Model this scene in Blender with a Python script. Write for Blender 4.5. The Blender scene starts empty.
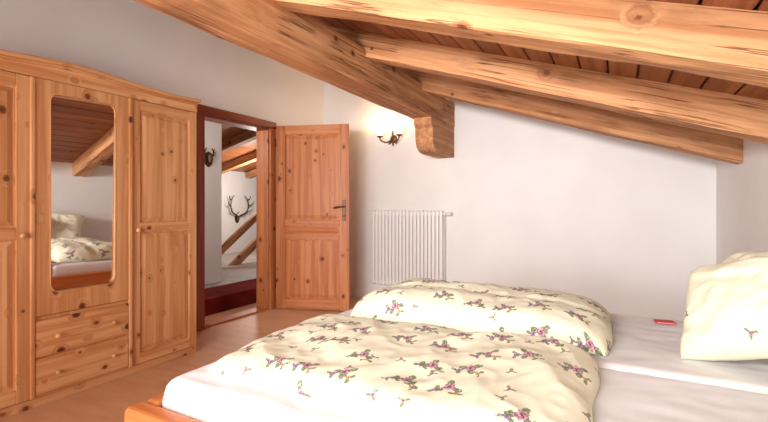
import bpy, bmesh, math, random
from mathutils import Vector, noise, Matrix
random.seed(3)
S=bpy.context.scene
try:
    S.view_settings.view_transform='Standard'
    S.view_settings.look='None'
except Exception: pass
COL=S.collection

def lin(c):
    r=[]
    for v in c:
        v=v/255.0
        r.append(v/12.92 if v<=0.04045 else ((v+0.055)/1.055)**2.4)
    return (r[0],r[1],r[2],1.0)

# ---------------------------------------------------------------- node DSL
class NT:
    def __init__(s,name,rough=0.5,spec=0.4):
        s.m=bpy.data.materials.new(name); s.m.use_nodes=True
        s.t=s.m.node_tree; s.b=s.t.nodes['Principled BSDF']
        s.b.inputs['Roughness'].default_value=rough
        s.b.inputs['Specular IOR Level'].default_value=spec
    def n(s,typ,**k):
        nd=s.t.nodes.new(typ)
        for a,b in k.items(): setattr(nd,a,b)
        return nd
    def l(s,a,b): s.t.links.new(a,b)
    def put(s,inp,v):
        if isinstance(v,(int,float)): inp.default_value=v
        elif isinstance(v,(tuple,list)):
            inp.default_value=v
        else: s.l(v,inp)
    def M(s,op,a,b=None,c=None,clamp=False):
        nd=s.n('ShaderNodeMath',operation=op,use_clamp=clamp)
        s.put(nd.inputs[0],a)
        if b is not None: s.put(nd.inputs[1],b)
        if c is not None: s.put(nd.inputs[2],c)
        return nd.outputs[0]
    def V(s,op,a,b=None,out=0):
        nd=s.n('ShaderNodeVectorMath',operation=op)
        s.put(nd.inputs[0],a)
        if b is not None: s.put(nd.inputs[1],b)
        return nd.outputs[out]
    def mix(s,f,a,b,bt='MIX'):
        nd=s.n('ShaderNodeMix',data_type='RGBA',blend_type=bt)
        s.put(nd.inputs[0],f); s.put(nd.inputs[6],a); s.put(nd.inputs[7],b)
        return nd.outputs[2]
    def noise(s,vec,scale,detail=3,rough=0.5,dist=0.0):
        nd=s.n('ShaderNodeTexNoise'); s.put(nd.inputs['Vector'],vec)
        nd.inputs['Scale'].default_value=scale; nd.inputs['Detail'].default_value=detail
        nd.inputs['Roughness'].default_value=rough; nd.inputs['Distortion'].default_value=dist
        return nd.outputs[0]
    def smooth(s,v,a,b,o0=0.0,o1=1.0):
        nd=s.n('ShaderNodeMapRange',interpolation_type='SMOOTHSTEP')
        s.put(nd.inputs[0],v)
        for i,x in enumerate((a,b,o0,o1)): nd.inputs[i+1].default_value=x
        return nd.outputs[0]
    def bump(s,h,strength,dist=0.01):
        nd=s.n('ShaderNodeBump'); nd.inputs['Strength'].default_value=strength
        nd.inputs['Distance'].default_value=dist
        s.l(h,nd.inputs['Height']); s.l(nd.outputs[0],s.b.inputs['Normal'])

def simple(name,rgb,rough=0.5,metal=0.0,spec=0.4,emis=None,estr=0.0,bumpsc=0,bstr=0.1,var=0.0):
    N=NT(name,rough,spec)
    N.b.inputs['Base Color'].default_value=lin(rgb)
    N.b.inputs['Metallic'].default_value=metal
    tc=N.n('ShaderNodeTexCoord').outputs['Object']
    if var>0:
        f=N.noise(tc,3.0,3)
        N.l(N.mix(N.smooth(f,0.3,0.7),lin([c*(1-var) for c in rgb]),lin(rgb)),N.b.inputs['Base Color'])
    if bumpsc: N.bump(N.noise(tc,bumpsc,4),bstr,0.004)
    if emis:
        N.b.inputs['Emission Color'].default_value=lin(emis); N.b.inputs['Emission Strength'].default_value=estr
    return N.m

def pine(name,axis,light,dark,knot=(104,48,22),kscale=7.0,krad=0.13,rough=0.42,boards=None,contrast=1.0,cracks=0.0):
    N=NT(name,rough,0.35)
    tc=N.n('ShaderNodeTexCoord').outputs['Object']
    rnd=N.n('ShaderNodeObjectInfo').outputs['Random']
    off=N.n('ShaderNodeCombineXYZ')
    N.put(off.inputs[0],N.M('MULTIPLY',rnd,31.7)); N.put(off.inputs[1],N.M('MULTIPLY',rnd,17.3)); N.put(off.inputs[2],N.M('MULTIPLY',rnd,47.1))
    c=N.V('ADD',tc,off.outputs[0])
    bright=rnd
    if boards:
        sx=N.n('ShaderNodeSeparateXYZ'); N.l(tc,sx.inputs[0])
        fl=N.M('FLOOR',N.M('DIVIDE',N.M('ADD',sx.outputs[boards[0]],boards[2]),boards[1]))
        wn=N.n('ShaderNodeTexWhiteNoise',noise_dimensions='1D'); N.l(fl,wn.inputs['W'])
        o2=N.n('ShaderNodeCombineXYZ'); 
        for i in range(3): N.put(o2.inputs[i],N.M('MULTIPLY',wn.outputs['Value'],11.0+7*i))
        c=N.V('ADD',c,o2.outputs[0]); bright=N.M('MULTIPLY',wn.outputs['Value'],2.0)
    # knots
    ks=[1,1,1]; ks[axis]=0.8
    vo=N.n('ShaderNodeTexVoronoi'); N.put(vo.inputs['Vector'],N.V('MULTIPLY',c,tuple(ks))); vo.inputs['Scale'].default_value=kscale
    sc=N.n('ShaderNodeSeparateColor'); N.l(vo.outputs['Color'],sc.inputs[0])
    d=N.M('DIVIDE',vo.outputs['Distance'],N.M('ADD',N.M('MULTIPLY',sc.outputs[0],0.8),0.45))
    d=N.M('ADD',d,N.M('MULTIPLY',N.M('SUBTRACT',N.noise(c,60,2),0.5),0.05))
    kin=N.smooth(d,krad*0.88,krad*1.02,1,0)
    core=N.smooth(d,krad*0.35,krad*0.8,1,0)
    halo=N.smooth(d,krad*1.0,krad*2.3,1,0)
    # grain
    gs=[20,20,20]; gs[axis]=0.8
    wob=N.V('MULTIPLY',c,tuple(gs))
    w2=N.n('ShaderNodeCombineXYZ')
    for i in range(3): N.put(w2.inputs[i],N.M('MULTIPLY',halo,1.1))
    gv=N.V('ADD',wob,w2.outputs[0])
    g1=N.noise(gv,1.0,4,0.6,0.3)
    gs2=[95,95,95]; gs2[axis]=3.0
    g2=N.noise(N.V('MULTIPLY',c,tuple(gs2)),1.0,2,0.5)
    g=N.M('ADD',N.M('MULTIPLY',N.smooth(g1,0.38,0.62),0.78*contrast),N.M('MULTIPLY',g2,0.35*contrast))
    big=N.noise(c,1.1,2)
    g=N.M('ADD',g,N.M('MULTIPLY',N.M('SUBTRACT',big,0.5),0.5),clamp=True)
    base=N.mix(g,lin(light),lin(dark))
    base=N.mix(N.M('MULTIPLY',halo,0.32),base,lin([x*0.74 for x in dark]))
    base=N.mix(N.M('MULTIPLY',kin,0.92),base,lin([min(255,x*1.15) for x in knot]))
    base=N.mix(N.M('MULTIPLY',core,0.9),base,lin([x*0.7 for x in knot]))
    base=N.mix(N.M('MULTIPLY',bright,0.20),base,lin([x*0.78 for x in dark]))
    hgt=g1
    if cracks>0:
        gs3=[26,26,26]; gs3[axis]=0.55
        cr=N.noise(N.V('MULTIPLY',c,tuple(gs3)),1.0,3,0.55,0.2)
        line=N.smooth(N.M('ABSOLUTE',N.M('SUBTRACT',cr,0.5)),0.0,0.028,1,0)
        gate=N.smooth(N.noise(N.V('MULTIPLY',c,(2.2,2.2,2.2)),1.0,2),0.42,0.55)
        line=N.M('MULTIPLY',line,gate)
        base=N.mix(N.M('MULTIPLY',line,cracks),base,lin((108,58,28)))
        gs4=[7,7,7]; gs4[axis]=2.0
        pat=N.noise(N.V('MULTIPLY',c,tuple(gs4)),1.0,5,0.65)
        base=N.mix(N.M('MULTIPLY',N.smooth(pat,0.50,0.68),0.5),base,lin([x*0.80 for x in dark]))
        hgt=N.M('SUBTRACT',N.M('ADD',g1,N.M('MULTIPLY',pat,1.4)),N.M('MULTIPLY',line,1.2))
    N.l(base,N.b.inputs['Base Color'])
    N.bump(hgt,0.55 if cracks else 0.12,0.007 if cracks else 0.004)
    return N.m

W_L=(232,178,126); W_D=(200,134,82)
PW=[pine('pine_wardrobe_%s'%'xyz'[i],i,W_L,W_D,knot=(112,54,28),kscale=9.2,krad=0.155) for i in range(3)]
PD=[pine('pine_door_%s'%'xyz'[i],i,(216,144,92),(184,108,62),kscale=8.0,krad=0.14) for i in range(3)]
PB=[pine('pine_beam_%s'%'xyz'[i],i,(224,168,120),(184,124,80),kscale=4.6,krad=0.095,cracks=0.85,rough=0.7) for i in range(3)]
PBED=[pine('pine_bed_%s'%'xyz'[i],i,(222,144,82),(196,112,58),kscale=5,krad=0.08) for i in range(3)]
RED=[pine('red_stained_wood_%s'%'xyz'[i],i,(166,84,58),(130,56,40),knot=(70,26,18),kscale=4,krad=0.07) for i in range(3)]
XL=-3.40; XR=0.74; YB=4.60; YN=-3.0
PHI=math.atan(0.337); RH=0.165
L=(XR-XL)/math.cos(PHI)
CEIL=pine('ceiling_boards_pine',1,(176,110,72),(136,78,48),kscale=5,krad=0.1,boards=(0,0.145,L/2))
HCEIL=pine('hall_ceiling_pine',1,(190,120,70),(150,84,46),kscale=5,krad=0.1,boards=(0,0.145,0))

def plaster(name,rgb):
    N=NT(name,0.85,0.2)
    tc=N.n('ShaderNodeTexCoord').outputs['Object']
    a=N.noise(tc,2.2,3); 
    N.l(N.mix(N.smooth(a,0.3,0.7),lin(rgb),lin([c*0.98 for c in rgb])),N.b.inputs['Base Color'])
    N.bump(N.noise(tc,45,4),0.10,0.004)
    return N.m
WALL=plaster('white_plaster',(240,238,236))
def floor_mat():
    N=NT('tan_floor',0.45,0.35)
    tc=N.n('ShaderNodeTexCoord').outputs['Object']
    a=N.noise(N.V('MULTIPLY',tc,(3,14,1)),1.0,4)
    b=N.noise(tc,1.4,3)
    f=N.M('ADD',N.M('MULTIPLY',N.smooth(a,0.3,0.7),0.5),N.M('MULTIPLY',b,0.5))
    N.l(N.mix(f,lin((224,180,142)),lin((206,156,118))),N.b.inputs['Base Color'])
    return N.m
FLOORM=floor_mat()

def floral(name,base=(234,231,206),dens=0.16,dens2=0.58):
    N=NT(name,0.9,0.1)
    uv=N.n('ShaderNodeUVMap').outputs[0]
    wn=N.n('ShaderNodeTexNoise'); N.l(uv,wn.inputs['Vector']); wn.inputs['Scale'].default_value=70
    wv=N.V('SCALE',N.V('SUBTRACT',wn.outputs['Color'],(0.5,0.5,0.5))); 
    wv.node.inputs['Scale'].default_value=0.012
    P=N.V('ADD',uv,wv)
    col=lin(base)
    def layer(scale,R,L,thr,col,off,pet,pc1,pc2,gc,off2=(0,0,0)):
        p=N.V('ADD',P,off)
        v=N.n('ShaderNodeTexVoronoi',voronoi_dimensions='2D'); N.l(p,v.inputs['Vector']); v.inputs['Scale'].default_value=scale
        v.inputs['Randomness'].default_value=0.65
        d=N.V('SUBTRACT',p,v.outputs['Position'])
        d=N.V('ADD',d,off2)
        sx=N.n('ShaderNodeSeparateXYZ'); N.l(d,sx.inputs[0])
        sc=N.n('ShaderNodeSeparateColor'); N.l(v.outputs['Color'],sc.inputs[0])
        r=N.M('SQRT',N.M('ADD',N.M('MULTIPLY',sx.outputs[0],sx.outputs[0]),N.M('MULTIPLY',sx.outputs[1],sx.outputs[1])))
        th=N.M('ARCTAN2',sx.outputs[1],sx.outputs[0])
        on=N.M('GREATER_THAN',sc.outputs[0],thr)
        ph=N.M('MULTIPLY',sc.outputs[1],20.0)
        c3=N.M('COSINE',N.M('ADD',N.M('MULTIPLY',th,3.0),ph))
        lobe=N.M('POWER',N.M('MAXIMUM',c3,0.0),0.55)
        leaf=N.M('LESS_THAN',r,N.M('MULTIPLY',lobe,L))
        lt=N.noise(p,150,2)
        leaf=N.M('MULTIPLY',leaf,N.M('GREATER_THAN',lt,0.38))
        col=N.mix(N.M('MULTIPLY',N.M('MULTIPLY',leaf,on),0.92),col,lin(gc))
        c5=N.M('COSINE',N.M('ADD',N.M('MULTIPLY',th,float(pet)),ph))
        rad=N.M('ADD',R*0.85,N.M('MULTIPLY',c5,R*0.15))
        bl=N.M('LESS_THAN',r,rad)
        rg=N.M('SINE',N.M('ADD',N.M('MULTIPLY',r,900.0*0.02/R*0.6),N.M('MULTIPLY',th,2.0)))
        tt=N.smooth(N.M('ADD',N.M('MULTIPLY',rg,0.25),N.noise(p,140,2)),0.3,0.7)
        bc=N.mix(tt,lin(pc1),lin(pc2))
        bc=N.mix(N.M('LESS_THAN',r,R*0.25),bc,lin((112,58,82)))
        return N.mix(N.M('MULTIPLY',N.M('MULTIPLY',bl,on),0.92),col,bc)
    G1=(104,122,84)
    col=layer(6.1,0.014,0.028,dens,col,(0.3,0.2,0),5,(174,140,174),(114,84,128),G1,(0.034,0.018,0))
    col=layer(6.1,0.010,0.026,dens,col,(0.3,0.2,0),5,(216,186,126),(176,126,94),G1,(-0.030,0.028,0))
    col=layer(6.1,0.022,0.045,dens,col,(0.3,0.2,0),5,(208,158,172),(144,88,116),G1)
    col=layer(8.5,0.008,0.021,dens2,col,(3.1,1.7,0),4,(190,146,162),(140,90,116),(120,134,96))
    N.l(col,N.b.inputs['Base Color'])
    N.bump(N.noise(uv,300,2),0.08,0.002)
    N.b.inputs['Sheen Weight'].default_value=0.05
    return N.m
FLORAL=floral('cream_floral_cotton')
PILLOWM=floral('cream_pillow_cotton',(236,232,206),0.985,0.94)
SHEET=simple('white_sheet_cotton',(242,242,245),0.9,spec=0.1,bumpsc=9,bstr=0.15)
MIRROR=simple('mirror_glass',(235,232,230),0.02,metal=1.0)
METALW=simple('white_enamel',(238,235,233),0.35)
IRON=simple('dark_bronze',(92,66,48),0.4,metal=0.8)
BRASS=simple('aged_bronze_brass',(120,84,50),0.45,metal=0.7)
CARPET=simple('dark_red_carpet',(128,44,40),0.95,spec=0.05,bumpsc=200,bstr=0.3,var=0.35)
HFLOOR=simple('hall_floor_stone',(186,178,170),0.6,var=0.1)
BONE=simple('antler_bone',(76,56,42),0.6,var=0.4)
SKULL=simple('skull_bone',(130,100,76),0.7,var=0.2)
def lampglass():
    N=NT('frosted_glass_lit',0.4,0.3)
    N.b.inputs['Base Color'].default_value=lin((250,232,200))
    lw=N.n('ShaderNodeLayerWeight'); lw.inputs[0].default_value=0.4
    c=N.mix(lw.outputs['Facing'],lin((255,250,226)),lin((246,176,92)))
    N.l(c,N.b.inputs['Emission Color']); N.b.inputs['Emission Strength'].default_value=1.2
    return N.m
GLASS=lampglass()
BULB=simple('bulb_glow',(255,240,215),0.4,emis=(255,232,190),estr=18.0)
REDM=simple('red_paper',(215,54,40),0.5,var=0.1)
PLASTIC=simple('white_plastic',(225,222,215),0.4)
def rugm():
    N=NT('dark_woven_rug',0.95,0.05)
    tc=N.n('ShaderNodeTexCoord').outputs['Object']
    v=N.n('ShaderNodeTexVoronoi'); N.l(tc,v.inputs['Vector']); v.inputs['Scale'].default_value=22
    sc=N.n('ShaderNodeSeparateColor'); N.l(v.outputs['Color'],sc.inputs[0])
    c=N.mix(N.smooth(sc.outputs[0],0.2,0.8),lin((46,36,44)),lin((168,146,128)))
    N.l(c,N.b.inputs['Base Color']); return N.m
RUG=rugm()

# ---------------------------------------------------------------- mesh helpers
def empty(name,loc=(0,0,0),rot=(0,0,0)):
    e=bpy.data.objects.new(name,None); e.empty_display_size=0.1; COL.objects.link(e)
    e.location=loc; e.rotation_euler=rot; return e
def mk(name,bm,mat,loc=(0,0,0),parent=None,smooth=False,rot=(0,0,0)):
    bmesh.ops.recalc_face_normals(bm,faces=bm.faces)
    me=bpy.data.meshes.new(name); bm.to_mesh(me); bm.free()
    o=bpy.data.objects.new(name,me); COL.objects.link(o)
    if mat: me.materials.append(mat)
    o.location=loc; o.rotation_euler=rot
    if parent: o.parent=parent
    if smooth:
        for p in me.polygons: p.use_smooth=True
    return o
def bevel(o,w,seg=2):
    m=o.modifiers.new('bevel','BEVEL'); m.width=w; m.segments=seg; m.limit_method='ANGLE'
    return o
def box(name,x0,x1,y0,y1,z0,z1,mat,parent=None,bev=0.003,seg=2,rot=(0,0,0)):
    bm=bmesh.new(); bmesh.ops.create_cube(bm,size=1)
    bmesh.ops.scale(bm,vec=(abs(x1-x0),abs(y1-y0),abs(z1-z0)),verts=bm.verts)
    o=mk(name,bm,mat,((x0+x1)/2,(y0+y1)/2,(z0+z1)/2),parent,rot=rot)
    if bev>0: bevel(o,bev,seg)
    return o
def boxes(name,lst,mat,parent=None,bev=0.0):
    bm=bmesh.new()
    for (x0,x1,y0,y1,z0,z1) in lst:
        r=bmesh.ops.create_cube(bm,size=1)
        bmesh.ops.scale(bm,vec=(x1-x0,y1-y0,z1-z0),verts=r['verts'])
        bmesh.ops.translate(bm,vec=((x0+x1)/2,(y0+y1)/2,(z0+z1)/2),verts=r['verts'])
    o=mk(name,bm,mat,parent=parent)
    if bev>0: bevel(o,bev)
    return o
def prism(name,pts,axis,a0,a1,mat,parent=None,bev=0.0,loc=(0,0,0)):
    bm=bmesh.new()
    def P(p,a):
        if axis==0: return (a,p[0],p[1])
        if axis==1: return (p[0],a,p[1])
        return (p[0],p[1],a)
    A=[bm.verts.new(P(p,a0)) for p in pts]; B=[bm.verts.new(P(p,a1)) for p in pts]
    bm.faces.new(A); bm.faces.new(B[::-1])
    n=len(pts)
    for i in range(n): bm.faces.new((A[i],A[(i+1)%n],B[(i+1)%n],B[i]))
    o=mk(name,bm,mat,loc,parent)
    if bev>0: bevel(o,bev)
    return o
def lathe(name,prof,mat,loc,parent=None,n=20,rot=(0,0,0),caps=True):
    bm=bmesh.new(); rings=[]
    for r,z in prof:
        rings.append([bm.verts.new((r*math.cos(2*math.pi*i/n),r*math.sin(2*math.pi*i/n),z)) for i in range(n)])
    for a,b in zip(rings,rings[1:]):
        for i in range(n): bm.faces.new((a[i],a[(i+1)%n],b[(i+1)%n],b[i]))
    if caps:
        bm.faces.new(rings[0][::-1]); bm.faces.new(rings[-1])
    return mk(name,bm,mat,loc,parent,True,rot)
def tube(name,pts,radii,mat,parent=None,loc=(0,0,0),n=8):
    bm=bmesh.new(); rings=[]
    pts=[Vector(p) for p in pts]
    for i,p in enumerate(pts):
        d=(pts[min(i+1,len(pts)-1)]-pts[max(i-1,0)]).normalized()
        up=Vector((0,0,1)) if abs(d.z)<0.9 else Vector((1,0,0))
        a=d.cross(up).normalized(); b=d.cross(a).normalized()
        r=radii[i] if isinstance(radii,(list,tuple)) else radii
        rings.append([bm.verts.new(p+a*r*math.cos(2*math.pi*k/n)+b*r*math.sin(2*math.pi*k/n)) for k in range(n)])
    for A,B in zip(rings,rings[1:]):
        for k in range(n): bm.faces.new((A[k],A[(k+1)%n],B[(k+1)%n],B[k]))
    bm.faces.new(rings[0]); bm.faces.new(rings[-1])
    return mk(name,bm,mat,loc,parent,True)
def smoothpts(pts,k=6):
    P=[Vector(p) for p in pts]; out=[]
    for i in range(len(P)-1):
        p0=P[max(i-1,0)];p1=P[i];p2=P[i+1];p3=P[min(i+2,len(P)-1)]
        for j in range(k):
            t=j/k
            out.append(0.5*((2*p1)+(-p0+p2)*t+(2*p0-5*p1+4*p2-p3)*t*t+(-p0+3*p1-3*p2+p3)*t**3))
    out.append(P[-1]); return out

# ---------------------------------------------------------------- dimensions
def roof(x): return 1.687-0.337*x       # underside of rafters
def ceilz(x): return roof(x)+RH/math.cos(PHI)

# room shell
box('floor',XL-0.17,XR+0.2,YN-0.2,YB+0.2,-0.12,0.0,FLOORM,bev=0)
prism('wall_back',[(XL,0),(XR,0),(XR,ceilz(XR)),(XL,ceilz(XL))],1,YB,YB+0.2,WALL)
box('wall_right',XR,XR+0.2,YN-0.2,YB+0.2,0,ceilz(XR)+0.02,WALL,bev=0)
HZ=ceilz(XL)
D0,D1,DT=2.716,3.58,2.01
boxes('wall_left',[(XL-0.17,XL,YN-0.2,D0,0,HZ),(XL-0.17,XL,D1,YB+0.2,0,HZ),(XL-0.17,XL,D0,D1,DT,HZ)],WALL)
wx0,wx1,wz0,wz1=-2.6,-0.2,0.75,1.72
boxes('wall_near',[(XL,wx0,YN-0.2,YN,0,1.72),(wx1,XR,YN-0.2,YN,0,1.6),(wx0,wx1,YN-0.2,YN,0,wz0)],WALL)
prism('wall_near_gable',[(XL,1.72),(wx1,1.72),(wx1,1.6),(XR,1.6),(XR,ceilz(XR)),(XL,ceilz(XL))],1,YN-0.2,YN,WALL)
w=empty('window_1',((wx0+wx1)/2,YN-0.1,(wz0+wz1)/2))
hw=(wx1-wx0)/2; hh=(wz1-wz0)/2
for nm,a in (('frame_left',(-hw,-hw+.06,-.03,.03,-hh,hh)),('frame_right',(hw-.06,hw,-.03,.03,-hh,hh)),('frame_mid',(-.03,.03,-.03,.03,-hh+.06,hh-.06)),
             ('frame_bottom',(-hw+.06,hw-.06,-.03,.03,-hh,-hh+.06)),('frame_top',(-hw+.06,hw-.06,-.03,.03,hh-.06,hh))):
    box(nm,*a,PW[2],w)

# sloped ceiling of boards with open seams
ctr=((XR+XL)/2,0,roof((XR+XL)/2))
bm=bmesh.new(); x=-L/2
while x<L/2-0.01:
    x1=min(x+0.145,L/2)
    r=bmesh.ops.create_cube(bm,size=1)
    bmesh.ops.scale(bm,vec=(x1-x-0.009,YB-YN,0.03),verts=r['verts'])
    bmesh.ops.translate(bm,vec=((x+x1)/2,(YB+YN)/2,RH+0.015),verts=r['verts'])
    x=x1
r=bmesh.ops.create_cube(bm,size=1); bmesh.ops.scale(bm,vec=(L,YB-YN,0.05),verts=r['verts']); bmesh.ops.translate(bm,vec=(0,(YB+YN)/2,RH+0.055),verts=r['verts'])
ce=mk('ceiling',bm,CEIL,ctr,rot=(0,PHI,0)); bevel(ce,0.005,1)

# rafters
def rough_beam(name,Lx,wy,hz,mat,seed,seg=90,amp=0.006):
    bm=bmesh.new(); ch=0.006
    prof=[(-wy/2,-hz/2+ch),(-wy/2+ch,-hz/2),(0,-hz/2),(wy/2-ch,-hz/2),(wy/2,-hz/2+ch),(wy/2,hz/2),(-wy/2,hz/2),(-wy/2,0)]
    rings=[]
    for i in range(seg+1):
        x=-Lx/2+Lx*i/seg; ring_=[]
        for k,(y,z) in enumerate(prof):
            a=amp if k not in (5,6) else 0
            hf=1+0.5*noise.noise(Vector((x*9,k*2.1,seed+3)))
            ring_.append(bm.verts.new((x,y+a*hf*noise.noise(Vector((x*2.4,k*3.1,seed))),z+a*hf*noise.noise(Vector((x*1.9,k*5.3,seed+7))))))
        rings.append(ring_)
    n=len(prof)
    for A,B in zip(rings,rings[1:]):
        for k in range(n): bm.faces.new((A[k],A[(k+1)%n],B[(k+1)%n],B[k]))
    bm.faces.new(rings[0]); bm.faces.new(rings[-1])
    return mk(name,bm,mat)
for q,yb in enumerate((3.84,2.81,1.82,0.80,-0.22,-1.24,-2.26)):
    o=rough_beam('ceiling_rafter',L-0.01,0.158,RH,PB[0],q*2.7,amp=0.011)
    o.rotation_euler=(0,PHI,0)
    o.location=(ctr[0]+math.sin(PHI)*RH/2, yb-0.07, ctr[2]+math.cos(PHI)*RH/2)
# purlin and its corbel
pu=empty('ceiling_purlin',(-1.70,0,0))
pb=rough_beam('beam',YB-YN-0.002,0.235,0.255,PB[0],31.0,120,0.012); pb.parent=pu; pb.rotation_euler=(0,0,math.radians(90)); pb.location=(-0.02,(YB+YN)/2,2.1575)
cp=[(3.92,2.03),(3.93,1.96),(3.96,1.93),(3.97,1.80),(4.0,1.74),(4.06,1.70),(4.16,1.69),(4.599,1.69),(4.599,2.03)]
prism('corbel',[(a-4.25,b-1.86) for a,b in cp],0,-0.100,0.092,PB[1],pu,0.006,loc=(0,4.25,1.86))

# ---------------------------------------------------------------- doorway
fr=empty('door_frame',(XL,0,0))
cz=2.085
box('casing_left',0,0.025,D0-0.085,D0,0,DT,RED[2],fr)
box('casing_right',0,0.025,D1,D1+0.085,0,DT,PD[2],fr)
box('casing_top',0,0.03,D0-0.085,D1+0.085,DT,cz,RED[1],fr)
box('jamb_right',-0.17,0.0,D1-0.02,D1-0.001,0,DT-0.02,PD[2],fr,bev=0.001)
box('jamb_left',-0.17,0.0,D0+0.001,D0+0.02,0,DT-0.02,PD[2],fr,bev=0.001)
box('jamb_top',-0.17,0.0,D0+0.001,D1-0.001,DT-0.02,DT-0.001,RED[1],fr,bev=0.001)
box('threshold',-0.17,0.0,D0+0.02,D1-0.02,0,0.02,PD[1],fr)
# door leaf
ang=math.atan2(0.285,0.81)
dl=empty('door_1',(XL+0.045,3.655,0.012),(0,0,ang))
DW=0.835; DH=2.03; th=0.02
box('stile_hinge',0,0.105,-th,th,0,DH,PD[2],dl); box('stile_lock',DW-0.105,DW,-th,th,0,DH,PD[2],dl)
for nm,a,b in (('rail_bottom',0,0.115),('rail_lower',0.775,0.825),('rail_upper',0.925,0.985),('rail_top',DH-0.10,DH)):
    box(nm,0.105,DW-0.105,-th,th,a,b,PD[0],dl)
def raised(nm,x0,x1,z0,z1,mat,par,y=0.0,t=0.012):
    box(nm+'_field',x0,x1,y-t*0.5,y+t*0.5,z0,z1,mat,par,bev=0)
    bm=bmesh.new()
    for s in (-1,1):
        m=0.012; q=0.04
        a=[bm.verts.new(p) for p in ((x0+m,y+s*t*0.5,z0+m),(x1-m,y+s*t*0.5,z0+m),(x1-m,y+s*t*0.5,z1-m),(x0+m,y+s*t*0.5,z1-m))]
        qq=min(q,(z1-z0)*0.3)
        b=[bm.verts.new(p) for p in ((x0+m+q,y+s*t*1.2,z0+m+qq),(x1-m-q,y+s*t*1.2,z0+m+qq),(x1-m-q,y+s*t*1.2,z1-m-qq),(x0+m+q,y+s*t*1.2,z1-m-qq))]
        bm.faces.new(b)
        for i in range(4): bm.faces.new((a[i],a[(i+1)%4],b[(i+1)%4],b[i]))
        bm.faces.new(a[::-1])
    mk(nm,bm,mat,(0,0,0),par)
raised('panel_top',0.105,DW-0.105,0.985,DH-0.10,PD[2],dl)
raised('panel_mid',0.105,DW-0.105,0.825,0.925,PD[0],dl)
raised('panel_bottom',0.105,DW-0.105,0.115,0.775,PD[2],dl)
box('lock_plate',DW-0.075,DW-0.035,-th-0.006,-th,0.98,1.20,IRON,dl)
tube('handle',smoothpts([(DW-0.055,-th-0.005,1.13),(DW-0.055,-th-0.05,1.13),(DW-0.075,-th-0.058,1.13),(DW-0.12,-th-0.056,1.128),(DW-0.165,-th-0.05,1.115)],4),0.008,IRON,dl)
tube('keyhole_knob',[(DW-0.055,-th-0.005,1.03),(DW-0.055,-th-0.02,1.03)],0.009,IRON,dl)
for z in (0.22,1.80):
    lathe('hinge',[(0.008,0),(0.008,0.09)],BRASS,(-0.010,-0.012,z),dl,10)

# ---------------------------------------------------------------- hallway
HX=-7.1
HF=0.17
box('floor_hall',HX-0.2,-4.30,1.3,8.8,-0.1,HF,HFLOOR,bev=0)
box('step_carpet',-4.299,-3.78,1.3,8.8,-0.1,HF+0.004,CARPET,bev=0.008)
box('floor_hall_lower',-3.779,XL-0.171,1.3,8.8,-0.1,0.001,FLOORM,bev=0)
box('wall_hall_partition',-4.61,-4.49,1.3,3.87,HF+0.005,2.5,WALL,bev=0)
box('wall_hall_far',HX-0.2,HX,1.3,8.8,HF,1.9,WALL,bev=0)
box('wall_hall_end',HX,XL-0.17,8.6,8.8,HF+0.005,2.7,WALL,bev=0)
box('wall_hall_start',HX,XL-0.17,1.1,1.3,0.0,2.7,WALL,bev=0)
box('wall_hall_side',XL-0.17,XL,YB+0.2,8.8,0,2.8,WALL,bev=0)
hphi=-math.atan2(0.85,3.6)
hl=3.75
hc=box('ceiling_hall',-5.335-hl/2,-5.335+hl/2,1.2,8.8,2.30,2.36,HCEIL,bev=0); hc.rotation_euler=(0,hphi,0)
for i,y in enumerate((4.0,4.9,5.8,6.7,7.6)):
    r=box('hall_rafter',-5.335-hl/2+0.14,-5.335+hl/2-0.14,y,y+0.12,2.14,2.27,PB[0]); r.rotation_euler=(0,hphi,0); r.name='hall_rafter'
# staircase railing
sr=empty('staircase_railing',(-5.6,5.2,0))
sa=math.atan2(0.53,0.77)
for nm,z0,wd in (('handrail',0.66,0.11),('stringer',0.30,0.13)):
    o=box(nm,-0.03,0.03,-1.05,1.25,-wd/2,wd/2,PB[1],sr,rot=(sa,0,0)); o.location=(0,0.0,z0+0.04)
    if nm=='stringer': 
        o.location=(0,0.10,z0+0.02)
box('newel_post',-0.05,0.05,-0.72,-0.62,HF,0.55,PB[2],sr)
box('newel_post_upper',-0.05,0.05,0.95,1.05,HF,1.7,PB[2],sr)
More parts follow.
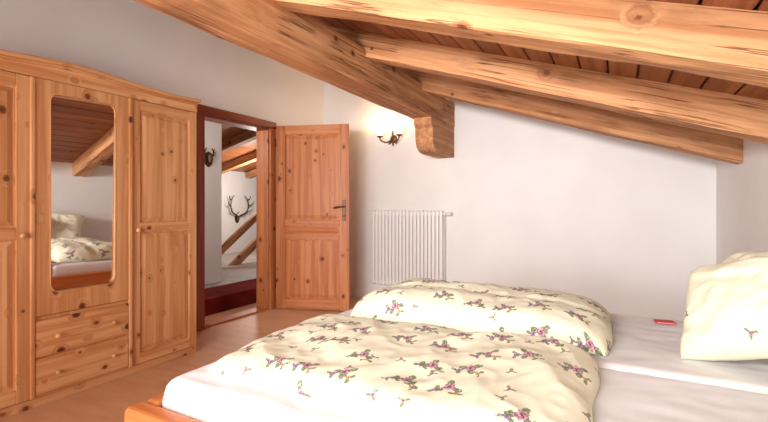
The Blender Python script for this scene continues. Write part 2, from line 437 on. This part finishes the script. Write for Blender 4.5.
# antler trophies
def antlers(name,loc,rot,s,sc=1.0,thick=1.0):
    e=empty(name,loc,rot)
    sh=[(0,-0.11),(0.05,-0.07),(0.07,0.0),(0.06,0.06),(0.03,0.075),(0,0.09),(-0.03,0.075),(-0.06,0.06),(-0.07,0.0),(-0.05,-0.07)]
    prism('plaque',[(a*sc,b*sc) for a,b in sh],1,-0.012,0.0,IRON,e,0.003)
    lathe('skull',[(0.004*sc,-0.05*sc),(0.016*sc,-0.035*sc),(0.022*sc,0.0),(0.03*sc,0.03*sc),(0.02*sc,0.05*sc)],SKULL,(0,-0.035*sc,0),e,12)
    for sd in (-1,1):
        main=[(sd*0.02*sc,-0.035*sc,0.04*sc),(sd*0.08*s,-0.06*s,0.08*s),(sd*0.19*s,-0.08*s,0.14*s),(sd*0.25*s,-0.09*s,0.27*s),(sd*0.22*s,-0.09*s,0.40*s),(sd*0.15*s,-0.08*s,0.50*s)]
        m=smoothpts(main,5); n=len(m)
        tube('beam_antler',m,[max(0.005,(0.020-0.014*i/n))*thick*max(s,0.45) for i in range(n)],BONE,e)
        for a,b in (((0.08,-0.06,0.08),(0.12,-0.20,0.16)),((0.19,-0.08,0.14),(0.29,-0.18,0.22)),((0.25,-0.09,0.27),(0.36,-0.14,0.38)),((0.22,-0.09,0.40),(0.30,-0.10,0.50))):
            A=(sd*a[0]*s,a[1]*s,a[2]*s);B=(sd*b[0]*s,b[1]*s,b[2]*s)
            C=((A[0]+B[0])/2+sd*0.02*s,(A[1]+B[1])/2,(A[2]+B[2])/2-0.015*s)
            tube('tine',smoothpts([A,C,B],4),[0.014*s*thick*(1-0.08*i) for i in range(9)],BONE,e)
    return e
antlers('antler_trophy',(HX+0.001,6.52,0.88),(0,0,math.radians(90)),0.98,0.9,1.05)
antlers('antler_trophy',(-4.489,3.66,1.74),(0,0,math.radians(90)),0.26,1.0,1.7)

# ---------------------------------------------------------------- wardrobe
WX=-2.91; wy0,wy1=0.62,2.27
wd=empty('wardrobe',(WX,0,0))
def wb(nm,x0,x1,y0,y1,z0,z1,m,bev=0.003): return box(nm,x0-WX,x1-WX,y0,y1,z0,z1,m,wd,bev)
wb('side_right',XL+0.01,WX-0.005,wy1-0.022,wy1,0.0,1.93,PW[2])
wb('side_left',XL+0.01,WX-0.005,wy0,wy0+0.022,0.0,1.93,PW[2])
wb('back_panel',XL+0.003,XL+0.012,wy0+0.022,wy1-0.022,0.03,1.9,PW[2])
wb('base',XL+0.03,WX-0.012,wy0+0.022,wy1-0.022,0.02,0.05,PW[1])
wb('plinth',WX-0.03,WX-0.008,wy0+0.022,wy1-0.022,0.0,0.055,PW[1])
wb('top_board',XL+0.01,WX-0.02,wy0+0.022,wy1-0.022,1.88,1.90,PW[1])
def topf(y):
    return 1.950+0.034*math.exp(-((y-1.42)/0.34)**2)+0.012*max(0,(y-2.0)/0.27)**2+0.012*max(0,(0.9-y)/0.28)**2
N_=48
ys=[wy0-0.0+ (wy1-wy0)*i/N_ for i in range(N_+1)]
c=(wy0+wy1)/2
prism('pediment',[(wy0-c,1.885-1.9)]+[(wy1-c,1.885-1.9)]+[(y-c,topf(y)-1.9) for y in ys[::-1]],0,-0.022,0.0,PW[1],wd,0.002,loc=(0,c,1.9))
ys2=[wy0-0.02+(wy1-wy0+0.04)*i/N_ for i in range(N_+1)]
prism('cornice',[(y-c,topf(y)-1.9) for y in ys2]+[(y-c,topf(y)+0.026-1.9) for y in ys2[::-1]],0,-0.10,0.028,PW[1],wd,0.006,loc=(0,c,1.9))
prism('cornice_bead',[(y-c,topf(y)-0.018-1.9) for y in ys]+[(y-c,topf(y)-1.9) for y in ys[::-1]],0,0.0005,0.015,PW[1],wd,0.004,loc=(0,c,1.9))

def wdoor(nm,y0,y1):
    z0,z1=0.06,1.88; sw=0.068
    g=0.003
    wb(nm+'_stile_a',WX-0.02,WX+0.004,y0+g,y0+sw,z0,z1,PW[2]); wb(nm+'_stile_b',WX-0.02,WX+0.004,y1-sw,y1-g,z0,z1,PW[2])
    for k,(a,b) in enumerate(((z0,z0+0.075),(0.965,1.03),(z1-0.07,z1))):
        wb(nm+'_rail_%d'%k,WX-0.02,WX+0.004,y0+sw,y1-sw,a,b,PW[1])
    for k,(a,b) in enumerate(((z0+0.075,0.965),(1.03,z1-0.07))):
        wb(nm+'_panel_%d'%k,WX-0.02,WX-0.010,y0+sw,y1-sw,a,b,PW[2],0)
        bm=bmesh.new(); m=0.010; q=0.030
        X0=-0.010; X1=0.001
        A=[bm.verts.new(p) for p in ((X0,y0+sw+m,a+m),(X0,y1-sw-m,a+m),(X0,y1-sw-m,b-m),(X0,y0+sw+m,b-m))]
        B=[bm.verts.new(p) for p in ((X1,y0+sw+m+q,a+m+q),(X1,y1-sw-m-q,a+m+q),(X1,y1-sw-m-q,b-m-q),(X1,y0+sw+m+q,b-m-q))]
        bm.faces.new(B); bm.faces.new(A[::-1])
        for i in range(4): bm.faces.new((A[i],A[(i+1)%4],B[(i+1)%4],B[i]))
        mk(nm+'_field_%d'%k,bm,PW[2],(0,0,0),wd)
wdoor('door_right',1.742,2.265)
wdoor('door_left',0.625,1.178)
cy0,cy1=1.181,1.739
my0,my1,mz0,mz1=1.270,1.638,0.645,1.81
def rrect(y0,y1,z0,z1,r,n=8):
    pts=[]
    for cy,cz_,a0 in ((y1-r,z0+r,-90),(y1-r,z1-r,0),(y0+r,z1-r,90),(y0+r,z0+r,180)):
        for i in range(n+1):
            a=math.radians(a0+90*i/n); pts.append((cy+r*math.cos(a),cz_+r*math.sin(a)))
    return pts
def ring(name,y0,y1,z0,z1,inner,xa,xb,mat,par):
    bm=bmesh.new()
    n=len(inner); q=n//4
    corners=[(y1,z0),(y1,z1),(y0,z1),(y0,z0)]
    vi=[[bm.verts.new((x,p[0],p[1])) for p in inner] for x in (xa,xb)]
    vo=[[bm.verts.new((x,p[0],p[1])) for p in corners] for x in (xa,xb)]
    for L_ in (0,1):
        for k in range(4):
            for i in range(k*q,(k+1)*q-1):
                bm.faces.new((vo[L_][k],vi[L_][i],vi[L_][i+1]))
            i=(k+1)*q-1
            bm.faces.new((vo[L_][k],vi[L_][i],vi[L_][(i+1)%n],vo[L_][(k+1)%4]))
    for i in range(n): bm.faces.new((vi[0][i],vi[0][(i+1)%n],vi[1][(i+1)%n],vi[1][i]))
    for k in range(4): bm.faces.new((vo[0][k],vo[0][(k+1)%4],vo[1][(k+1)%4],vo[1][k]))
    return mk(name,bm,mat,(0,0,0),par)
inn=rrect(my0,my1,mz0,mz1,0.05)
ring('mirror_door',cy0,cy1,0.52,1.88,inn,-0.05,0.010,PW[2],wd)
# the glass is set a little askew to bring the pillows into its reflection
mcy,mcz=(my0+my1)/2,(mz0+mz1)/2
bm=bmesh.new(); bm.faces.new([bm.verts.new((0,p[0]-mcy,p[1]-mcz)) for p in rrect(my0-0.010,my1+0.010,mz0-0.010,mz1+0.010,0.05)])
mk('mirror',bm,MIRROR,(-0.013,mcy,mcz),wd,rot=(0,math.radians(0.9),math.radians(-3.2)))
pp=[Vector((0.009,p[0],p[1])) for p in inn]; pp.append(pp[0]); pp.append(pp[1])
tube('mirror_moulding',pp,0.004,PW[2],wd,n=8)
wb('drawer_upper',WX-0.02,WX+0.014,cy0+0.015,cy1-0.015,0.287,0.495,PW[1],0.006)
wb('drawer_lower',WX-0.02,WX+0.014,cy0+0.015,cy1-0.015,0.070,0.278,PW[1],0.006)
wb('drawer_surround',WX-0.03,WX+0.001,cy0,cy1,0.057,0.515,PW[1],0.002)
wb('pilaster_a',WX-0.001,WX+0.018,cy0-0.010,cy0+0.014,0.06,1.88,PW[2],0.006)
wb('pilaster_b',WX-0.001,WX+0.018,cy1-0.014,cy1+0.010,0.06,1.88,PW[2],0.006)
for y,z in ((1.135,0.985),(1.785,0.985)):
    lathe('door_knob',[(0.008,0),(0.008,0.012),(0.016,0.018),(0.018,0.026),(0.010,0.034)],PW[2],(0.004,y,z),wd,14,rot=(0,math.radians(90),0))
for y in (1.30,1.62):
    for z in (0.39,0.175):
        lathe('drawer_knob',[(0.007,0),(0.007,0.010),(0.014,0.016),(0.014,0.022),(0.008,0.028)],PW[2],(0.014,y,z),wd,14,rot=(0,math.radians(90),0))

# ---------------------------------------------------------------- radiator
ra=empty('radiator',(0,YB,0))
x0,x1=-2.64,-1.72; n=20; pt=(x1-x0)/n
for i in range(n):
    cx=x0+pt*(i+0.5)
    box('column_%d'%i,cx-0.020,cx+0.020,-0.075,-0.03,0.20,1.10,METALW,ra,bev=0.014,seg=3)
box('header_top',x0+0.01,x1-0.01,-0.068,-0.037,1.04,1.075,METALW,ra,0.01); box('header_bottom',x0+0.01,x1-0.01,-0.068,-0.037,0.225,0.26,METALW,ra,0.01)
for x in (-2.5,-1.86):
    box('bracket',x-0.012,x+0.012,-0.04,-0.001,0.9,0.93,METALW,ra); box('bracket_low',x-0.012,x+0.012,-0.04,-0.001,0.35,0.38,METALW,ra)
tube('valve_pipe',[(x1-0.01,-0.055,1.06),(x1+0.03,-0.055,1.06)],0.010,METALW,ra)
lathe('thermostat_valve',[(0.012,0),(0.022,0.005),(0.024,0.06),(0.018,0.075)],PLASTIC,(x1+0.028,-0.055,1.06),ra,16,rot=(0,math.radians(90),0))
tube('supply_pipe',[(x1+0.012,-0.055,1.055),(x1+0.012,-0.055,0.02)],0.007,METALW,ra)

# ---------------------------------------------------------------- wall sconce
sc=empty('wall_sconce',(-2.37,YB,1.955))
lathe('backplate',[(0.0005,0.02),(0.03,0.018),(0.045,0.006),(0.048,0.0)],BRASS,(0,0,0),sc,20,rot=(math.radians(90),0,0))
for k in range(3):
    a=math.radians(-90+ (k-1)*38)
    pts=smoothpts([(0,-0.015,0),(0.035*math.cos(a),-0.03,0.035*math.sin(a)),(0.065*math.cos(a),-0.02,0.065*math.sin(a)),(0.085*math.cos(a),-0.035,0.085*math.sin(a))],3)
    tube('leaf_%d'%k,pts,[0.003+0.008*math.sin(math.pi*i/9) for i in range(10)],BRASS,sc,n=6)
tube('finial',smoothpts([(0,-0.02,0.02),(0,-0.03,0.06),(0,-0.025,0.10)],4),[0.008,0.010,0.011,0.011,0.010,0.008,0.006,0.004,0.003],BRASS,sc)
for sd in (-1,1):
    tube('arm',smoothpts([(0,-0.015,0.0),(sd*0.05,-0.08,-0.045),(sd*0.115,-0.11,-0.025),(sd*0.13,-0.11,0.02)],5),0.009,BRASS,sc)
    lathe('cup',[(0.006,0),(0.026,0.008),(0.036,0.022)],BRASS,(sd*0.13,-0.11,0.008),sc,16)
    lathe('shade',[(0.020,0.0),(0.048,0.02),(0.060,0.055),(0.054,0.09),(0.068,0.13)],GLASS,(sd*0.13,-0.11,0.027),sc,24,caps=False)
    lathe('bulb',[(0.006,0),(0.016,0.02),(0.017,0.035),(0.005,0.055)],BULB,(sd*0.13,-0.11,0.042),sc,12)
    lt=bpy.data.lights.new('sconce_light','POINT'); lt.energy=4.6; lt.color=(1,0.74,0.40); lt.shadow_soft_size=0.03
    lo=bpy.data.objects.new('sconce_light',lt); COL.objects.link(lo); lo.parent=sc; lo.location=(sd*0.14,-0.18,0.19)

# ---------------------------------------------------------------- bed
MZ=0.56; MX0,MX1=-1.37,0.635; MY0,MYM,MY1=0.93,1.79,2.70
bed=empty('double_bed',(0,0,0))
FZ=0.48
def bb(nm,*a,m=0,bev=0.012): return box(nm,*a,PBED[m],bed,bev,3)
bb('side_rail_near',-1.45,0.69,MY0-0.09,MY0-0.015,0.24,FZ,m=0,bev=0.02)
bb('side_rail_far',-1.44,0.69,MY1+0.015,MY1+0.085,0.24,FZ,m=0,bev=0.02)
bb('foot_rail',-1.45,-1.385,MY0-0.01,MY1+0.01,0.24,FZ-0.004,m=1,bev=0.015)
bb('headboard',0.665,0.725,MY0-0.085,MY1+0.085,0.10,0.56,m=1,bev=0.015)
bb('slat_base',-1.38,0.66,MY0-0.01,MY1+0.01,0.27,0.33,m=0,bev=0.004)
for i,(x,y) in enumerate(((-1.36,MY0+0.02),(-1.36,MY1-0.02),(0.60,MY0+0.02),(0.60,MY1-0.02))):
    bb('leg_%d'%i,x-0.045,x+0.045,y-0.045,y+0.045,0.0,0.27,m=2)

def softbox(name,x0,x1,y0,y1,z0,z1,mat,par,amp,seed,nx=90,ny=56,r=0.04):
    bm=bmesh.new()
    bmesh.ops.create_grid(bm,x_segments=nx,y_segments=ny,size=0.5)
    for v in bm.verts:
        s=v.co.x*2; t=v.co.y*2
        s=math.sin(s*math.pi/2)*0.5+s*0.5; t=math.sin(t*math.pi/2)*0.5+t*0.5
        X=(x0+x1)/2+s*(x1-x0)/2; Y=(y0+y1)/2+t*(y1-y0)/2
        dx=min(X-x0,x1-X); dy=min(Y-y0,y1-Y)
        z=z1
        for d in (dx,dy):
            if d<r: z-=r-math.sqrt(max(0,r*r-(r-d)**2))
        p=Vector((X*2.2+seed,Y*3.0,seed*1.3))
        w_=noise.noise(p)*0.7+0.5*(1-abs(noise.noise(p*2.1))*2)*0.5+0.25*(1-abs(noise.noise(p*4.3))*3)
        v.co=Vector((X,Y,z+amp*(w_-0.5)*min(1,min(dx,dy)/0.06)))
    ed=[e for e in bm.edges if e.is_boundary]
    r_=bmesh.ops.extrude_edge_only(bm,edges=ed)
    for v in [g for g in r_['geom'] if isinstance(g,bmesh.types.BMVert)]: v.co.z=z0
    bed_=[e for e in bm.edges if e.is_boundary]
    bmesh.ops.contextual_create(bm,geom=bed_)
    return mk(name,bm,mat,(0,0,0),par,True)
softbox('mattress_near',MX0,MX1,MY0,MYM-0.004,0.33,MZ+0.001,SHEET,bed,0.008,1.7)
softbox('mattress_far',MX0,MX1,MYM+0.004,MY1,0.33,MZ+0.001,SHEET,bed,0.008,5.1)

def fbm(p,o=3):
    s=0;a=1;f=1
    for _ in range(o):
        s+=a*noise.noise(p*f); a*=0.5; f*=2.03
    return s
def duvet(name,x0,x1,y0,y1,z,T,seed,mat,nx=190,ny=130,shape=None,power=6,wr=0.016,out=0.03,kv=0.3):
    bm=bmesh.new(); uvl=bm.loops.layers.uv.new('UVMap')
    G=[]
    for i in range(nx+1):
        row=[]
        for j in range(ny+1):
            a=-math.cos(math.pi*i/nx)*0.5+ (2*i/nx-1)*0.5
            b=-math.cos(math.pi*j/ny)*0.5+ (2*j/ny-1)*0.5
            ea=max(0,1-abs(a)**power); eb=max(0,1-abs(b)**power)
            e=(ea*eb)**0.45
            ra_=a*(1-0.025*abs(b)**5); rb=b*(1-0.04*abs(a)**5)
            X=(x0+x1)/2+ra_*(x1-x0)/2; Y=(y0+y1)/2+rb*(y1-y0)/2
            p=Vector((X*1.6,Y*1.9,seed))
            X+=out*noise.noise(Vector((Y*4,seed,(1 if a>0 else 5))))*abs(a)**2
            Y+=out*noise.noise(Vector((X*3,seed+3,(1 if b>0 else 5))))*abs(b)**2
            k=1+kv*fbm(p,2)
            ridge=1-abs(noise.noise(Vector((X*3.2+Y*1.5,Y*4.5-X*1.2,seed+2))))*2.6
            r2=1-abs(noise.noise(Vector((X*7.5-Y*2,Y*6+X*2.5,seed+9))))*2.4
            r3=1-abs(noise.noise(Vector((X*15+Y*4,Y*13-X*5,seed+19))))*2.6
            h=T*e*k*(shape(a,b) if shape else 1)+e*(wr*ridge+wr*0.5*r2+wr*0.26*r3)
            h=max(h,0.004 if e>0 else 0.002)
            row.append(bm.verts.new((X,Y,z+h)))
        G.append(row)
    ci,cj=nx//2,ny//2
    Uu=[[0]*(ny+1) for _ in range(nx+1)]; Vv=[[0]*(ny+1) for _ in range(nx+1)]
    for j in range(ny+1):
        Uu[ci][j]=G[ci][j].co.x
        for i in range(ci+1,nx+1): Uu[i][j]=Uu[i-1][j]+math.hypot(G[i][j].co.x-G[i-1][j].co.x,G[i][j].co.z-G[i-1][j].co.z)
        for i in range(ci-1,-1,-1): Uu[i][j]=Uu[i+1][j]-math.hypot(G[i][j].co.x-G[i+1][j].co.x,G[i][j].co.z-G[i+1][j].co.z)
    for i in range(nx+1):
        Vv[i][cj]=G[i][cj].co.y
        for j in range(cj+1,ny+1): Vv[i][j]=Vv[i][j-1]+math.hypot(G[i][j].co.y-G[i][j-1].co.y,G[i][j].co.z-G[i][j-1].co.z)
        for j in range(cj-1,-1,-1): Vv[i][j]=Vv[i][j+1]-math.hypot(G[i][j].co.y-G[i][j+1].co.y,G[i][j].co.z-G[i][j+1].co.z)
    for i in range(nx):
        for j in range(ny):
            idx=((i,j),(i+1,j),(i+1,j+1),(i,j+1))
            f=bm.faces.new([G[p][q] for p,q in idx])
            for lp,(p,q) in zip(f.loops,idx): lp[uvl].uv=(Uu[p][q]+seed,Vv[p][q])
    ed=[e for e in bm.edges if e.is_boundary]
    bmesh.ops.contextual_create(bm,geom=ed)
    o=mk(name,bm,mat,(0,0,0),None,True)
    return o
duvet('floral_duvet',-1.325,-0.05,1.04,1.79,MZ+0.004,0.072,2.3,FLORAL,shape=lambda a,b:0.76+0.28*(b*0.5+0.5)+0.15*a,power=8,wr=0.011,out=0.03,kv=0.2)
duvet('floral_duvet',-1.275,-0.02,1.87,2.56,MZ+0.004,0.138,8.4,FLORAL,shape=lambda a,b:1.0-0.10*math.exp(-((b+0.1)/0.10)**2),power=5,wr=0.011,out=0.04,kv=0.15)

def pillow(name,w,h,t,loc,rot,mat,seed):
    bm=bmesh.new(); uvl=bm.loops.layers.uv.new('UVMap'); n=44
    layers=[]
    for sd in (1,-1):
        G=[]
        for i in range(n+1):
            row=[]
            for j in range(n+1):
                a=2*i/n-1;b=2*j/n-1
                a=a*0.6+math.sin(a*math.pi/2)*0.4; b=b*0.6+math.sin(b*math.pi/2)*0.4
                e=(max(0,1-a**4)*max(0,1-b**4))**0.6
                X=a*w/2*(1-0.06*(1-b*b)-0.03*b**6); Y=b*h/2*(1-0.06*(1-a*a)-0.03*a**6)
                Z=sd*(t/2*e*(1+0.25*noise.noise(Vector((a*1.5,b*1.5,seed+sd)))) + e*0.012*(1-2.4*abs(noise.noise(Vector((a*2.6,b*3.0,seed+4*sd))))))
                if sd==-1 and (i in (0,n) or j in (0,n)): row.append(layers[0][i][j])
                else: row.append((bm.verts.new((X,Y,Z)),(a*w/2+seed,b*h/2+sd)))
            G.append(row)
        layers.append(G)
        for i in range(n):
            for j in range(n):
                q=[G[i][j],G[i+1][j],G[i+1][j+1],G[i][j+1]]
                if sd==-1:q=q[::-1]
                f=bm.faces.new([k[0] for k in q])
                for lp,k in zip(f.loops,q): lp[uvl].uv=k[1]
    return mk(name,bm,mat,loc,None,True,rot)
def prot(normal,roll=0.0):
    q=Vector(normal).normalized().to_track_quat('Z','Y')
    return (q.to_matrix()@Matrix.Rotation(roll,3,'Z')).to_euler()
def settle(o,gap=0.002):
    """lower / raise so that the lowest point just touches the sheet"""
    bpy.context.view_layer.update()
    zmin=min((o.matrix_world@v.co).z for v in o.data.vertices)
    o.location.z+= (MZ+gap)-zmin
for args in ((0.54,0.42,0.17,(0.448,1.985,MZ+0.222),prot((-0.62,-0.55,0.60),math.radians(22)),PILLOWM,1.2),
             (0.50,0.46,0.13,(0.500,2.44,MZ+0.234),prot((-0.78,-0.26,0.60),math.radians(8)),PILLOWM,4.6),
             (0.54,0.46,0.17,(0.52,1.15,MZ+0.235),prot((-0.90,0.0,0.43)),PILLOWM,7.7)):
    settle(pillow('pillow',*args))
# red booklet
rb=empty('red_booklet',(0.205,2.57,MZ+0.004),(0,0,math.radians(10)))
box('cover',-0.042,0.042,-0.03,0.03,0.0,0.003,REDM,rb,0.001); box('cover_top',-0.042,0.042,-0.03,0.03,0.0055,0.0085,REDM,rb,0.001); box('pages',-0.038,0.038,-0.027,0.027,0.003,0.0055,PLASTIC,rb,0)

# rug
bm=bmesh.new(); bmesh.ops.create_cube(bm,size=1); bmesh.ops.scale(bm,vec=(1.9,0.56,0.012),verts=bm.verts)
rg=mk('bedside_rug',bm,RUG,(-1.06,0.55,0.0062)); bevel(rg,0.005)

# ---------------------------------------------------------------- lights
def area(name,loc,target,sx,sy,e,col,spread=180):
    l=bpy.data.lights.new(name,'AREA'); l.shape='RECTANGLE'; l.size=sx; l.size_y=sy; l.energy=e; l.color=col; l.spread=math.radians(spread)
    o=bpy.data.objects.new(name,l); COL.objects.link(o); o.location=loc
    o.rotation_euler=(Vector(target)-Vector(loc)).to_track_quat('-Z','Y').to_euler(); return o
area('window_daylight',((wx0+wx1)/2,YN+0.05,1.25),((wx0+wx1)/2+0.2,3,1.2),2.3,0.95,120,(0.95,0.975,1.0))
area('bounce_light',(-1.2,-0.9,0.7),(-1.1,2.2,2.4),2.4,1.2,15,(0.98,0.98,1.0))
area('back_wall_fill',(-0.7,-0.95,1.66),(-0.7,4.6,1.60),1.4,0.24,44,(1.0,0.98,0.955),92)  # unseen area light added to brighten the back wall, not a fitted lamp
def pl(name,loc,e,col,r=0.15):
    l=bpy.data.lights.new(name,'POINT'); l.energy=e; l.color=col; l.shadow_soft_size=r
    o=bpy.data.objects.new(name,l); COL.objects.link(o); o.location=loc
pl('hall_fill',(-5.9,5.9,1.55),50,(1,0.95,0.90))  # point light added to brighten the far hallway, no fixture modelled
pl('hall_fill_near',(-4.0,2.6,1.9),20,(1,0.95,0.92))  # second added point light, lifts the hall near the doorway
wld=bpy.data.worlds.new('sky'); S.world=wld; wld.use_nodes=True
wld.node_tree.nodes['Background'].inputs[0].default_value=(0.80,0.88,1.0,1); wld.node_tree.nodes['Background'].inputs[1].default_value=1.2

# ---------------------------------------------------------------- camera
f=430.0
cam=bpy.data.cameras.new('camera'); co=bpy.data.objects.new('camera',cam); COL.objects.link(co)
cam.sensor_width=36; cam.lens=36*f/768; cam.shift_y=-5/768
co.location=(0,0,1.15); th_=math.atan(234/f)
co.rotation_euler=(math.radians(90),0,th_)
cam.clip_start=0.02
S.camera=co
